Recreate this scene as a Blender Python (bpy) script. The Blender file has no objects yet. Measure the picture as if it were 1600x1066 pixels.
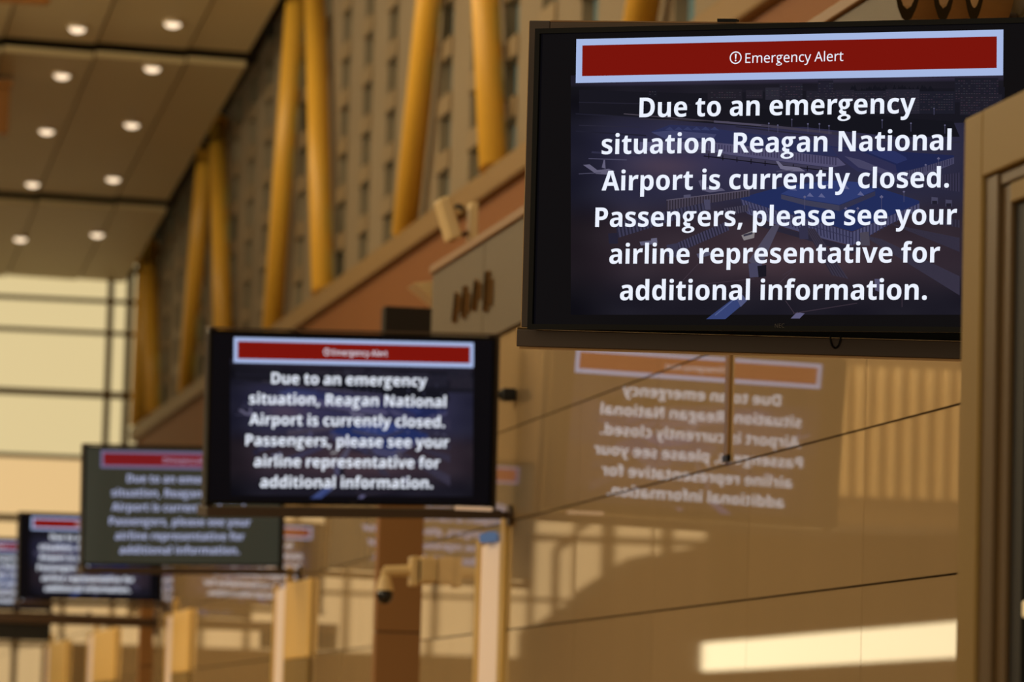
import bpy, math, random
import numpy as np
from mathutils import Matrix, Vector
from mathutils.geometry import tessellate_polygon

random.seed(7)
SC = bpy.context.scene
COL = SC.collection

# ---------------------------------------------------------------- camera, world, lights, exposure
F_PX = 6480.0                                   # focal length in pixels of the 1600 wide frame (about 146 mm)
EYE = np.array([0.0, 0.0, 1.6])
_d = np.array([-1240.0, 605.0, F_PX]); _d /= np.linalg.norm(_d)      # hall direction (+Y) seen from the camera
_u = np.array([0.028, -1.0, (605 + 1240 * 0.028) / F_PX]); _u /= np.linalg.norm(_u)
_r = np.cross(_d, _u); _r = _r if _r[0] > 0 else -_r
M = np.stack([_r, _d, _u], 1)                   # world -> camera (x right, y down, z forward)

def at(px, py, X=None, Y=None, Z=None):
    """the point of a plane X=, Y= or Z= seen at a pixel: used only to measure positions off the photograph"""
    d = M.T @ np.array([(px - 800) / F_PX, (py - 533) / F_PX, 1.0])
    t = (X - EYE[0]) / d[0] if X is not None else (Y - EYE[1]) / d[1] if Y is not None else (Z - EYE[2]) / d[2]
    return EYE + d * t

def rot(yaw, tilt, roll):
    return Matrix.Rotation(yaw, 3, 'Z') @ Matrix.Rotation(tilt, 3, 'X') @ Matrix.Rotation(roll, 3, 'Y')

cam_data = bpy.data.cameras.new('camera')
cam = bpy.data.objects.new('camera', cam_data); COL.objects.link(cam)
mw = Matrix.Identity(4)
for i in range(3):
    mw[i][0] = M[0][i]; mw[i][1] = -M[1][i]; mw[i][2] = -M[2][i]; mw[i][3] = EYE[i]
cam.matrix_world = mw
cam_data.sensor_width = 36.0
cam_data.lens = F_PX / 1600 * 36
cam_data.clip_end = 500
cam_data.dof.use_dof = True
cam_data.dof.focus_distance = 9.35
cam_data.dof.aperture_fstop = 5.6
SC.camera = cam

WORLD_STRENGTH = 0.72
w = bpy.data.worlds.new('hall_light'); SC.world = w; w.use_nodes = True
w.node_tree.nodes['Background'].inputs[0].default_value = (1.0, 0.80, 0.52, 1)
w.node_tree.nodes['Background'].inputs[1].default_value = WORLD_STRENGTH
SC.view_settings.view_transform = 'Standard'
SC.view_settings.look = 'None'
SC.view_settings.gamma = 1.0
SC.view_settings.use_curve_mapping = False
SC.view_settings.exposure = 0.0

def area(name, loc, rx, ry, size, sy, power, color):
    l = bpy.data.lights.new(name, 'AREA'); l.shape = 'RECTANGLE'; l.size = size; l.size_y = sy
    l.energy = power; l.color = color
    o = bpy.data.objects.new(name, l); o.location = loc; o.rotation_euler = (rx, ry, 0); COL.objects.link(o)
    return o
area('ceiling_fill', (-5.0, 28.0, 5.2), math.pi, 0, 4.0, 19.0, 1500, (1.0, 0.90, 0.62))  # added upward fill that brightens the plank ceiling, no fixture there
area('side_fill', (-6.5, 30.0, 8.6), 0, -math.radians(62), 1.0, 34.0, 1350, (1.0, 0.82, 0.54))  # added sideways fill for the clerestory wall, no fixture there

# ---------------------------------------------------------------- materials
def lin(c):
    return tuple(((v / 255) / 12.92 if v / 255 <= 0.04045 else ((v / 255 + 0.055) / 1.055) ** 2.4) for v in c)

def mat(name, rgb, rough=0.6, metal=0.0, emit=None, es=1.0, spec=0.5, noise=0.0, nscale=6.0, rnd=0.0, stretch=(1, 1, 1), bump=0.0, linear=False, coat=0.0, ior=1.5):
    m = bpy.data.materials.new(name); m.use_nodes = True
    nt = m.node_tree; b = nt.nodes['Principled BSDF']
    c = rgb if linear else lin(rgb)
    b.inputs['Base Color'].default_value = (*c, 1)
    b.inputs['Roughness'].default_value = rough
    b.inputs['Metallic'].default_value = metal
    b.inputs['Specular IOR Level'].default_value = spec
    b.inputs['IOR'].default_value = ior
    if coat:
        b.inputs['Coat Weight'].default_value = coat; b.inputs['Coat Roughness'].default_value = 0.03
    if emit is not None:
        b.inputs['Emission Color'].default_value = (*lin(emit), 1); b.inputs['Emission Strength'].default_value = es
    if noise or rnd or bump:
        tc = nt.nodes.new('ShaderNodeTexCoord'); mp = nt.nodes.new('ShaderNodeMapping'); mp.inputs['Scale'].default_value = stretch
        nz = nt.nodes.new('ShaderNodeTexNoise'); nz.inputs['Scale'].default_value = nscale; nz.inputs['Detail'].default_value = 4
        nt.links.new(tc.outputs['Object'], mp.inputs['Vector']); nt.links.new(mp.outputs['Vector'], nz.inputs['Vector'])
        hsv = nt.nodes.new('ShaderNodeHueSaturation'); hsv.inputs['Color'].default_value = (*c, 1)
        ma = nt.nodes.new('ShaderNodeMath'); ma.operation = 'MULTIPLY_ADD'; ma.inputs[1].default_value = 2 * noise; ma.inputs[2].default_value = 1 - noise
        nt.links.new(nz.outputs['Fac'], ma.inputs[0])
        oi = nt.nodes.new('ShaderNodeObjectInfo')
        mb = nt.nodes.new('ShaderNodeMath'); mb.operation = 'MULTIPLY_ADD'; mb.inputs[1].default_value = 2 * rnd; mb.inputs[2].default_value = -rnd
        nt.links.new(oi.outputs['Random'], mb.inputs[0])
        ad = nt.nodes.new('ShaderNodeMath'); ad.operation = 'ADD'
        nt.links.new(ma.outputs[0], ad.inputs[0]); nt.links.new(mb.outputs[0], ad.inputs[1])
        nt.links.new(ad.outputs[0], hsv.inputs['Value']); nt.links.new(hsv.outputs['Color'], b.inputs['Base Color'])
        if bump:
            bp = nt.nodes.new('ShaderNodeBump'); bp.inputs['Strength'].default_value = bump; bp.inputs['Distance'].default_value = 0.003
            nt.links.new(nz.outputs['Fac'], bp.inputs['Height']); nt.links.new(bp.outputs['Normal'], b.inputs['Normal'])
    return m

def perforated(name, rgb, hole):
    m = mat(name, rgb, 0.55); nt = m.node_tree; b = nt.nodes['Principled BSDF']
    tc = nt.nodes.new('ShaderNodeTexCoord'); sx = nt.nodes.new('ShaderNodeSeparateXYZ'); nt.links.new(tc.outputs['Object'], sx.inputs[0])
    outs = []
    for ax in ('Y', 'Z'):
        q = nt.nodes.new('ShaderNodeMath'); q.operation = 'MULTIPLY'; q.inputs[1].default_value = 2 * math.pi / 0.009
        nt.links.new(sx.outputs[ax], q.inputs[0])
        s = nt.nodes.new('ShaderNodeMath'); s.operation = 'SINE'; nt.links.new(q.outputs[0], s.inputs[0]); outs.append(s)
    mu = nt.nodes.new('ShaderNodeMath'); mu.operation = 'MULTIPLY'
    nt.links.new(outs[0].outputs[0], mu.inputs[0]); nt.links.new(outs[1].outputs[0], mu.inputs[1])
    gt = nt.nodes.new('ShaderNodeMath'); gt.operation = 'GREATER_THAN'; gt.inputs[1].default_value = 0.45; nt.links.new(mu.outputs[0], gt.inputs[0])
    mx = nt.nodes.new('ShaderNodeMix'); mx.data_type = 'RGBA'
    mx.inputs['A'].default_value = (*lin(rgb), 1); mx.inputs['B'].default_value = (*lin(hole), 1)
    nt.links.new(gt.outputs[0], mx.inputs['Factor']); nt.links.new(mx.outputs['Result'], b.inputs['Base Color'])
    return m

def emis(name, rgb, s=1.0):
    m = bpy.data.materials.new(name); m.use_nodes = True; nt = m.node_tree
    nt.nodes.clear(); e = nt.nodes.new('ShaderNodeEmission'); o = nt.nodes.new('ShaderNodeOutputMaterial')
    e.inputs[0].default_value = (*lin(rgb), 1); e.inputs[1].default_value = s
    nt.links.new(e.outputs[0], o.inputs[0]); return m

def emis_vcol(name):
    m = bpy.data.materials.new(name); m.use_nodes = True; nt = m.node_tree
    nt.nodes.clear(); e = nt.nodes.new('ShaderNodeEmission'); o = nt.nodes.new('ShaderNodeOutputMaterial')
    a = nt.nodes.new('ShaderNodeVertexColor'); a.layer_name = 'Col'
    nt.links.new(a.outputs[0], e.inputs[0]); nt.links.new(e.outputs[0], o.inputs[0]); return m

MT = dict(
    gloss=mat('glossy_tan_panel', (178, 152, 113), 0.020, ior=2.2, noise=0.05, nscale=3, stretch=(1, 1, 0.2), rnd=0.02),
    joint=mat('dark_joint', (104, 78, 46), 0.7),
    perf=perforated('perforated_tan_metal', (96, 77, 43), (46, 35, 19)),
    cap=mat('tan_cap', (138, 100, 58), 0.5),
    orange=mat('orange_brown_wall', (134, 82, 36), 0.7, noise=0.06, nscale=1.2),
    ledge=mat('tan_ledge', (142, 112, 68), 0.6),
    beam=mat('yellow_paint_shaded', (150, 98, 34), 0.5),  # darker copy of the yellow, shade on the beams put into the colour
    post=mat('yellow_paint', (236, 182, 66), 0.35, noise=0.04, nscale=4),
    plaster=mat('grey_tan_plaster', (140, 124, 100), 0.8, noise=0.05, nscale=2, rnd=0.02),
    sill=mat('tan_sill', (140, 120, 90), 0.6, rnd=0.03),
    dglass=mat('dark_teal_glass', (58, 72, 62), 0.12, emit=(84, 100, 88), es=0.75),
    reveal=mat('dark_reveal', (66, 56, 38), 0.8),
    plank=mat('ceiling_plank', (200, 180, 134), 0.6, noise=0.03, nscale=1, rnd=0.02),
    dark=mat('dark_void', (30, 22, 12), 0.9),
    roofm=mat('roof_backing', (60, 44, 24), 0.9),
    lens=emis('downlight_lens', (255, 226, 190), 1.6),
    ring=mat('downlight_ring', (200, 180, 150), 0.4),
    glow=mat('lit_end_glass', (120, 110, 90), 0.2, emit=(226, 205, 152), es=0.92),
    glow2=mat('lit_end_glass_peach', (120, 104, 80), 0.2, emit=(226, 190, 134), es=1.0),
    mull=mat('mullion_metal', (122, 104, 66), 0.5),
    brown=mat('dark_brown_metal', (72, 52, 34), 0.45),
    pierm=mat('brown_pier_metal', (142, 96, 42), 0.5),
    housing=mat('bronze_housing', (58, 43, 31), 0.45),
    housing_lit_edge=mat('bronze_lit_edge', (196, 160, 104), 0.35),  # paler copy of the housing bronze, for edges that catch the light
    black=mat('black_plastic', (6, 6, 6), 0.35, spec=0.15),
    screen=mat('screen_black', (3, 3, 4), 0.12, emit=(9, 8, 12), es=1.0, spec=0.05),
    screen_grey=mat('screen_washed', (14, 16, 12), 0.12, emit=(44, 46, 38), es=1.0, spec=0.35),  # glare on the third screen put in as a grey green glow
    vcol=emis_vcol('screen_picture'),
    white=emis('screen_white', (236, 242, 255), 1.0),
    border=emis('screen_pale_blue', (166, 184, 226), 1.0),
    red=emis('screen_red', (122, 20, 12), 1.0),
    white_dim=emis('screen_white_dim', (168, 174, 208), 1.0),
    border_dim=emis('screen_pale_dim', (112, 104, 138), 1.0),
    red_dim=emis('screen_red_dim', (118, 26, 28), 1.0),
    mark=mat('grey_mark', (60, 54, 50), 0.5),
    brass=mat('brass_strip', (150, 112, 60), 0.3, metal=0.6),
    gold=mat('gold_metal', (226, 188, 104), 0.28, metal=0.35),
    pink=mat('pale_pink_panel', (226, 205, 186), 0.4, emit=(226, 196, 168), es=0.25),  # faint glow put in for the lit doorways and tray glints
    goldlit=mat('lit_gold_panel', (222, 180, 104), 0.4, emit=(220, 178, 92), es=0.12),
    camw=mat('cream_plastic', (214, 186, 132), 0.4),
    camb=mat('camera_dome_black', (10, 9, 7), 0.12),
    chan_face=mat('letter_face_dark', (34, 25, 13), 0.9, spec=0.0),
    chan_side=mat('letter_return_bronze', (158, 118, 70), 0.35, metal=0.4),
    frame=mat('booth_champagne_metal', (146, 120, 70), 0.5, spec=0.2, metal=0.1, noise=0.05, nscale=3, stretch=(3, 3, 0.4)),
    frame2=mat('booth_bronze_metal', (96, 74, 42), 0.4, metal=0.2),
    gasket=mat('black_gasket', (8, 8, 6), 0.6),
    bglass=mat('booth_dark_glass', (30, 29, 18), 0.08, spec=0.15),
    floor=mat('polished_floor', (150, 118, 78), 0.25, noise=0.05, nscale=1),
    leftw=mat('left_wall', (150, 118, 72), 0.7),
    mezz=mat('mezzanine_tan', (116, 94, 62), 0.7),
    fin=mat('pale_fin', (236, 205, 150), 0.5, emit=(200, 160, 100), es=0.15),  # faint glow put in so the mirrored pale streaks show
    stair=mat('stair_brown', (96, 66, 38), 0.7),
    strip=emis('light_strip_lens', (255, 234, 186), 3.0),
    blue=emis('blue_sign_light', (96, 116, 146), 0.7),
)

# ---------------------------------------------------------------- mesh helpers
class MB:
    def __init__(s): s.v = []; s.f = []; s.m = []; s.c = []
    def add(s, vs, fs, mi=0):
        o = len(s.v); s.v += [tuple(map(float, p)) for p in vs]
        for f in fs: s.f.append([o + i for i in f]); s.m.append(mi)
        return s
    def box(s, a, b, mi=0):
        x0, y0, z0 = a; x1, y1, z1 = b
        return s.add([(x0, y0, z0), (x1, y0, z0), (x1, y1, z0), (x0, y1, z0), (x0, y0, z1), (x1, y0, z1), (x1, y1, z1), (x0, y1, z1)],
                     [(0, 3, 2, 1), (4, 5, 6, 7), (0, 1, 5, 4), (1, 2, 6, 5), (2, 3, 7, 6), (3, 0, 4, 7)], mi)
    def prism(s, pts, axis, a, b, mi=0):
        """extrude a closed outline (2-D) along an axis from a to b"""
        def p3(p, t):
            return (t, p[0], p[1]) if axis == 'X' else (p[0], t, p[1]) if axis == 'Y' else (p[0], p[1], t)
        n = len(pts); vs = [p3(p, a) for p in pts] + [p3(p, b) for p in pts]
        fs = [tuple(range(n)), tuple(range(2 * n - 1, n - 1, -1))] + [(i, i + n, (i + 1) % n + n, (i + 1) % n) for i in range(n)]
        return s.add(vs, fs, mi)
    def tube(s, p, q, r0, r1=None, n=16, mi=0, caps=True):
        r1 = r0 if r1 is None else r1; p = Vector(p); q = Vector(q); d = (q - p).normalized()
        a = d.orthogonal().normalized(); b = d.cross(a)
        vs = []
        for c, r in ((p, r0), (q, r1)):
            for i in range(n):
                t = 2 * math.pi * i / n; vs.append(c + a * (r * math.cos(t)) + b * (r * math.sin(t)))
        fs = [(i, (i + 1) % n, (i + 1) % n + n, i + n) for i in range(n)]
        if caps: fs += [tuple(range(n - 1, -1, -1)), tuple(range(n, 2 * n))]
        return s.add(vs, fs, mi)
    def ball(s, c, r, n=16, k=10, sc=(1, 1, 1), mi=0):
        vs = []; fs = []
        for j in range(k + 1):
            ph = math.pi * j / k
            for i in range(n):
                t = 2 * math.pi * i / n
                vs.append((c[0] + r * sc[0] * math.sin(ph) * math.cos(t), c[1] + r * sc[1] * math.sin(ph) * math.sin(t), c[2] + r * sc[2] * math.cos(ph)))
        for j in range(k):
            for i in range(n): fs.append((j * n + i, (j + 1) * n + i, (j + 1) * n + (i + 1) % n, j * n + (i + 1) % n))
        return s.add(vs, fs, mi)
    def build(s, name, mats, parent=None, bevel=0.0, smooth=False, loc=None, rotz=0):
        me = bpy.data.meshes.new(name); me.from_pydata(s.v, [], s.f)
        for m in (mats if isinstance(mats, (list, tuple)) else [mats]): me.materials.append(m)
        me.polygons.foreach_set('material_index', s.m)
        if smooth: me.polygons.foreach_set('use_smooth', [True] * len(s.f))
        me.validate(); me.update()
        o = bpy.data.objects.new(name, me); COL.objects.link(o)
        if parent is not None: o.parent = parent
        if loc is not None: o.location = loc
        if rotz: o.rotation_euler = (0, 0, rotz)
        if bevel:
            bv = o.modifiers.new('bevel', 'BEVEL'); bv.width = bevel; bv.segments = 2; bv.limit_method = 'ANGLE'
        return o

def empty(name, loc=(0, 0, 0), rotm=None):
    o = bpy.data.objects.new(name, None); COL.objects.link(o)
    m = (rotm.to_4x4() if rotm is not None else Matrix.Identity(4)); m.translation = Vector(loc)
    o.matrix_world = m; o.empty_display_size = 0.1
    return o
def tag(o, label=None, cat=None, group=None, kind=None):
    if label: o['label'] = label
    if cat: o['category'] = cat
    if group: o['group'] = group
    if kind: o['kind'] = kind
    return o
def clone(o, parent=None, loc=None):
    c = o.copy(); COL.objects.link(c)
    if parent is not None: c.parent = parent
    if loc is not None: c.location = loc
    return c
def copy_tree(o, parent=None):
    c = clone(o, parent)
    for ch in list(o.children): copy_tree(ch, c)
    return c

# ---------------------------------------------------------------- the setting
XW = 3.20          # face of the glossy lower wall
XU = 5.30          # face of the orange wall and the ledge above
YEND = 55.5
tag(MB().box((-14, -3, -0.1), (8, YEND + 1, 0)).build('floor', MT['floor']), 'polished tan hall floor', kind='structure')
tag(MB().box((-14.3, 12, 0), (-14, YEND + 1, 12)).build('wall_left', MT['leftw']), kind='structure')

GAPS = [(at(660, 900, X=XW)[1], at(588, 900, X=XW)[1]), (at(241, 960, X=XW)[1], at(223, 960, X=XW)[1])]
runs = [(4.0, GAPS[0][0]), (GAPS[0][1], GAPS[1][0]), (GAPS[1][1], YEND)]
wall = MB()
for a, b in runs: wall.box((XW + 0.035, a, 0), (XW + 0.3, b, 3.2))
wall = wall.build('wall_right', MT['joint'])
tag(wall, 'glossy tan metal panel wall running down the hall behind the screens', kind='structure')
PW = 1.36
SEAM0 = 12.86
zs = [-0.11, 0.33, 0.77, 1.21, 1.65, 2.098, 2.549, 2.940]
first = {}
def wall_panel(y0, y1, z0, z1):
    key = (round(y1 - y0, 3), round(z1 - z0, 3))
    if key not in first:
        hy, hz = (y1 - y0) / 2 - 0.0016, (z1 - z0) / 2 - 0.003
        mb = MB().box((0, -hy, -hz), (0.03, hy, hz)); o = mb.build('panel', MT['gloss'], wall); first[key] = o
    else:
        o = clone(first[key], wall)
    o.location = (XW, (y0 + y1) / 2, (z0 + z1) / 2)
    o.rotation_euler = (0, 0, math.radians(random.uniform(-0.05, 0.05)))
for a, b in runs:
    cuts = [a] + [SEAM0 + k * PW for k in range(-6, 33) if a + 0.2 < SEAM0 + k * PW < b - 0.2] + [b]
    for y0, y1 in zip(cuts, cuts[1:]):
        for z0, z1 in zip(zs[3:], zs[4:] + [3.36]): wall_panel(y0, y1, z0, z1)
        wall_panel(y0, y1, 0.0, zs[3])

# sign fascia above the glossy wall: perforated panels with a pale cap
def fascia(name, x, y0, y1, z0, z1, label):
    fa = MB().box((x + 0.04, y0 + 0.01, z0 + 0.01), (x + 0.5, y1 - 0.01, z1)).build(name, MT['brown'])
    tag(fa, label, kind='structure')
    n = max(1, round((y1 - y0) / PW)); st = (y1 - y0) / n; src = None
    for i in range(n):
        if src is None:
            src = MB().box((0, -st / 2 + 0.006, -(z1 - z0) / 2), (0.035, st / 2 - 0.006, (z1 - z0) / 2)).build('panel', MT['perf'], fa, bevel=0.004); o = src
        else: o = clone(src, fa)
        o.location = (x, y0 + (i + 0.5) * st, (z0 + z1) / 2)
    MB().box((x - 0.015, y0, z1 + 0.001), (x + 0.5, y1, z1 + 0.04)).build('cap', MT['cap'], fa, bevel=0.004)
    return fa
fascia('trim_1', XW - 0.02, 5.5, 19.0, 3.362, 3.80, 'perforated tan sign fascia above the glossy wall, nearest length')
fascia('trim_2', XW + 0.45, 21.6, YEND, 3.30, 3.76, 'perforated tan fascia set back beyond the brown pier')

# orange wall and ledge
tag(MB().box((XU + 0.02, 4, 3.0), (XU + 0.3, YEND, 5.565)).build('wall_right_upper', MT['orange']), 'orange brown painted wall above the counters', kind='structure')
tag(MB().box((XU - 0.06, 4, 5.57), (XU + 0.14, YEND, 5.76)).build('trim_3', MT['ledge'], bevel=0.02), 'long tan ledge under the clerestory windows', kind='structure')
tag(MB().box((XW + 0.3, 4, 3.1), (XU + 0.3, YEND, 3.2)).build('trim_4', MT['ledge']), 'top of the counter wall', kind='structure')

# clerestory wall: piers, sills and dark panes
XG = XU + 0.15
cl = MB().box((XG + 0.121, 14, 5.6), (XG + 0.3, YEND - 0.6, 13.5)).build('window_1', MT['reveal'])
tag(cl, 'clerestory wall of small dark windows in a grey tan grid', kind='structure')
PIT, OP, ZP = 1.40, 0.54, 0.45
cols = []; y = at(801, 20, X=XG)[1] % PIT
ys = [y + PIT * i for i in range(60) if 16 < y + PIT * i < YEND - 0.5]
pier = pane = sill = None
for yc in ys:                                   # yc: centre of an opening
    o = MB().box((0, -(PIT - OP) / 2, 5.62), (0.12, (PIT - OP) / 2, 13.4)).build('pier', MT['plaster'], cl) if pier is None else clone(pier, cl)
    pier = pier or o
    o.location = (XG, yc + PIT / 2, 0)
zc = [5.62 + 0.16 + ZP * i for i in range(14)]
for yc in ys:
    for i, z in enumerate(zc[:13]):
        if yc > 47 and i > 8: continue
        s_ = MB().box((-0.03, -OP / 2 - 0.02, -0.075), (0.10, OP / 2 + 0.02, 0.075)).build('sill', MT['sill'], cl) if sill is None else clone(sill, cl)
        sill = sill or s_; s_.location = (XG + 0.01, yc, z)
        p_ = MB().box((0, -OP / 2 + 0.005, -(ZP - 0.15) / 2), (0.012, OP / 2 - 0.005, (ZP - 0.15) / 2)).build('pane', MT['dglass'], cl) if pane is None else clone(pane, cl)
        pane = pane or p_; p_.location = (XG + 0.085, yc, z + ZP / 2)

# end wall of lit glass
we = MB().box((-14, YEND + 0.4, 0), (XG + 1.0, YEND + 0.6, 14)).build('wall_end', MT['mull'])
tag(we, kind='structure')
tag(MB().box((-14, YEND - 0.05, 0), (2 * XW - at(1105, 830, Y=YEND)[0] - 0.05, YEND + 0.15, 9)).build('wall_end.001', MT['leftw']), kind='structure')
wn = MB().box((-9.5, YEND + 0.10, 0.0), (-9.3, YEND + 0.3, 7.9)).build('window_2', MT['mull'])
tag(wn, 'tall lit end window with thin horizontal bars', kind='structure')
XL = 2 * XW - at(1105, 830, Y=YEND)[0]
xsb = [XL + (3.2 - XL) / 16 * i for i in range(17)] + [4.92]; zsb = [at(50, y_, Y=YEND)[2] for y_ in (415, 465, 515, 612, 712, 810)] + [3.65, 2.83, 2.0]
xs_all = xsb + [5.42, 5.80]
for xx in xsb + [5.18, 5.60]:
    MB().box((xx - (0.045 if xx > 5.1 else 0.04), YEND, 0), (xx + (0.045 if xx > 5.1 else 0.04), YEND + 0.12, 7.95)).build('mullion', MT['mull'], wn)
for i, zz in enumerate(zsb):
    t = 0.045 if i in (0, 3, 5) else 0.028
    MB().box((XL, YEND + 0.005, zz - t), (6.4, YEND + 0.10, zz + t)).build('bar', MT['mull'], wn)
zz = [8.0] + zsb + [0.4]
for a, b in zip(xsb + [5.18], xsb[1:] + [5.18, 5.60]):
    for z1, z0 in zip(zz, zz[1:]):
        MB().box((a + 0.03, YEND + 0.13, z0 + 0.02), (b - 0.03, YEND + 0.15, z1 - 0.02)).build('pane', MT['glow'] if z0 > 5.2 else MT['glow2'], wn)

# ceiling: sloping planks in stepped bays below a dark roof
SL = 0.076
def hz(y): return 1.6 + 6.2 + SL * (54.0 - y)
ceil = MB().prism([(17, hz(17) + 0.55), (YEND + 0.6, hz(YEND + 0.6) + 0.55), (YEND + 0.6, hz(YEND) + 0.8), (17, hz(17) + 0.8)], 'X', -14.3, XG + 0.4).build('ceiling', MT['roofm'])
tag(ceil, 'sloping ceiling of tan planks in stepped bays', kind='structure')
BAYS = [(19.8, 27.3), (27.5, 34.9), (35.1, 42.5), (42.75, 50.2), (50.45, YEND + 0.1)]
edges = [5.12, 4.48] + [4.48 - 0.955 * i for i in range(1, 17)]
for (ya, yb) in BAYS:
    L = yb - ya; srcs = {}
    for i in range(len(edges) - 1):
        x1, x0 = edges[i], edges[i + 1]; wd = round(x1 - x0, 3)
        drop = 0.05
        if wd not in srcs:
            hw = wd / 2 - 0.012
            o = MB().add([(-hw, 0, 0), (hw, 0, 0), (hw, L, -L * (SL - 0.012)), (-hw, L, -L * (SL - 0.012)), (-hw, 0, 0.06), (hw, 0, 0.06), (hw, L, 0.06 - L * (SL - 0.012)), (-hw, L, 0.06 - L * (SL - 0.012))],
                         [(0, 3, 2, 1), (4, 5, 6, 7), (0, 1, 5, 4), (1, 2, 6, 5), (2, 3, 7, 6), (3, 0, 4, 7)]).build('plank', MT['plank'], ceil)
            srcs[wd] = o
        else: o = clone(srcs[wd], ceil)
        o.location = ((x0 + x1) / 2, ya, hz(ya) - 0.05 + 0.05); o.rotation_euler = (0, math.radians(1.1), 0)
# downlights let into the planks
row_names = ['front', 'second', 'third', 'fourth', 'fifth']
dl = None
for ci, (cx, lst) in enumerate((('left', [(121, 41), (97, 114), (73, 201), (51, 284), (32, 370)]), ('right', [(270, 33), (238, 103), (206, 191), (177, 276), (152, 363)]))):
    for ri, (px, py) in enumerate(lst):
        X = 3.64 if cx == 'left' else 4.59
        p = at(px, py, X=X)
        # slide along the ray onto the plank under-surface
        best = None
        for y_ in np.linspace(38, 54, 1600):
            q = at(px, py, Y=y_)
            ba = [b for b in BAYS if b[0] <= y_ <= b[1]]
            if not ba: continue
            zc_ = hz(ba[0][0]) - (y_ - ba[0][0]) * (SL - 0.012)
            if best is None or abs(q[2] - zc_) < best[0]: best = (abs(q[2] - zc_), q, zc_)
        q = best[1]
        if dl is None:
            dl = empty('downlight', (0, 0, 0))
            n = 20
            mb = MB(); mb.tube((0, 0, -0.03), (0, 0, 0.05), 0.10, n=n); mb.build('trim_ring', MT['ring'], dl)
            MB().ball((0, 0, -0.03), 0.082, sc=(1, 1, 0.5)).build('lens', MT['lens'], dl, smooth=True)
            o = dl
        else: o = copy_tree(dl)
        o.location = (q[0], q[1], best[2] - 0.0)
        tag(o, 'round recessed ceiling downlight, %s from the top in the %s of two rows' % (row_names[ri] if ri else 'first', cx), 'light', 'recessed downlights in the plank ceiling')

# left side of the hall, seen in the glossy wall: mezzanine with pale fins, stair, strip light
def mirrored(px, py, Y):
    """where a thing stands that is seen mirrored in the glossy wall"""
    p = at(px, py, Y=Y); return 2 * XW - p[0], p[2]
zb = mirrored(900, 816, 41.5)[1]
mz = MB().box((-14, 40, zb), (1.2, 41.5, 7.6)).build('wall_left.001', MT['mezz']); tag(mz, 'tan mezzanine front across the hall', kind='structure')
xa, xb = mirrored(1262, 700, 40)[0], mirrored(1490, 700, 40)[0]
fsrc = None; nf = 10
for i in range(nf):
    o = MB().box((-0.036, -0.10, 0), (0.036, -0.001, 1.30)).build('fin', MT['fin'], mz) if fsrc is None else clone(fsrc, mz)
    fsrc = fsrc or o; o.location = (xa + (xb - xa) * i / (nf - 1), 40, mirrored(1370, 778, 40)[1])
x0_, z0_ = mirrored(835, 985, 47); x1_, z1_ = mirrored(1015, 868, 47); x2_ = mirrored(1072, 868, 47)[0]
st = MB(); st.prism([(x0_, z0_), (x1_, z1_), (x2_, z1_ + 0.1), (x2_, 0.0), (x0_, 0.0)], 'Y', 46, 48)
tag(MB().box((mirrored(1030, 900, 50)[0], 50, 0), (2.6, 50.3, 2.72)).build('wall_left.002', MT['leftw']), kind='structure')
stair = empty('staircase', (-4, 47, 0)); so = st.build('side_panel', MT['stair'], stair, loc=(4, -47, 0))
hr = MB()
for a, b in (((x0_, z0_ + 0.9), (x1_, z1_ + 0.9)), ((x1_, z1_ + 0.9), (x2_, z1_ + 0.9)), ((x0_, z0_), (x0_, z0_ + 0.9)), ((x1_, z1_), (x1_, z1_ + 0.9)), (((x0_ + x1_) / 2, (z0_ + z1_) / 2), ((x0_ + x1_) / 2, (z0_ + z1_) / 2 + 0.9))): hr.tube((a[0], 46.1, a[1]), (b[0], 46.1, b[1]), 0.045)
hr.build('handrail', MT['stair'], stair, loc=(4, -47, 0))
tag(stair, 'dark brown stair flight across the hall, seen only mirrored in the glossy wall', 'stairs')
pm = at(1100, 1026, X=2 * XW + 6.0); sl = empty('strip_light', (-6.0, pm[1] - 7.7, pm[2] - 0.19))
MB().box((-0.06, -16, 0), (0.0, 7.7, 0.36)).build('lens', MT['strip'], sl)
MB().box((-0.20, -16.05, -0.03), (-0.061, 7.75, 0.39)).build('housing', MT['brown'], sl)
MB().box((-0.18, -4, -pm[2] + 0.19), (-0.10, -3.9, -0.0305)).build('support', MT['brown'], sl)
MB().box((-0.18, 4, -pm[2] + 0.19), (-0.10, 4.1, -0.03)).build('support', MT['brown'], sl)
tag(sl, 'long glowing light strip across the hall, mirrored low in the glossy wall', 'light')

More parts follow.
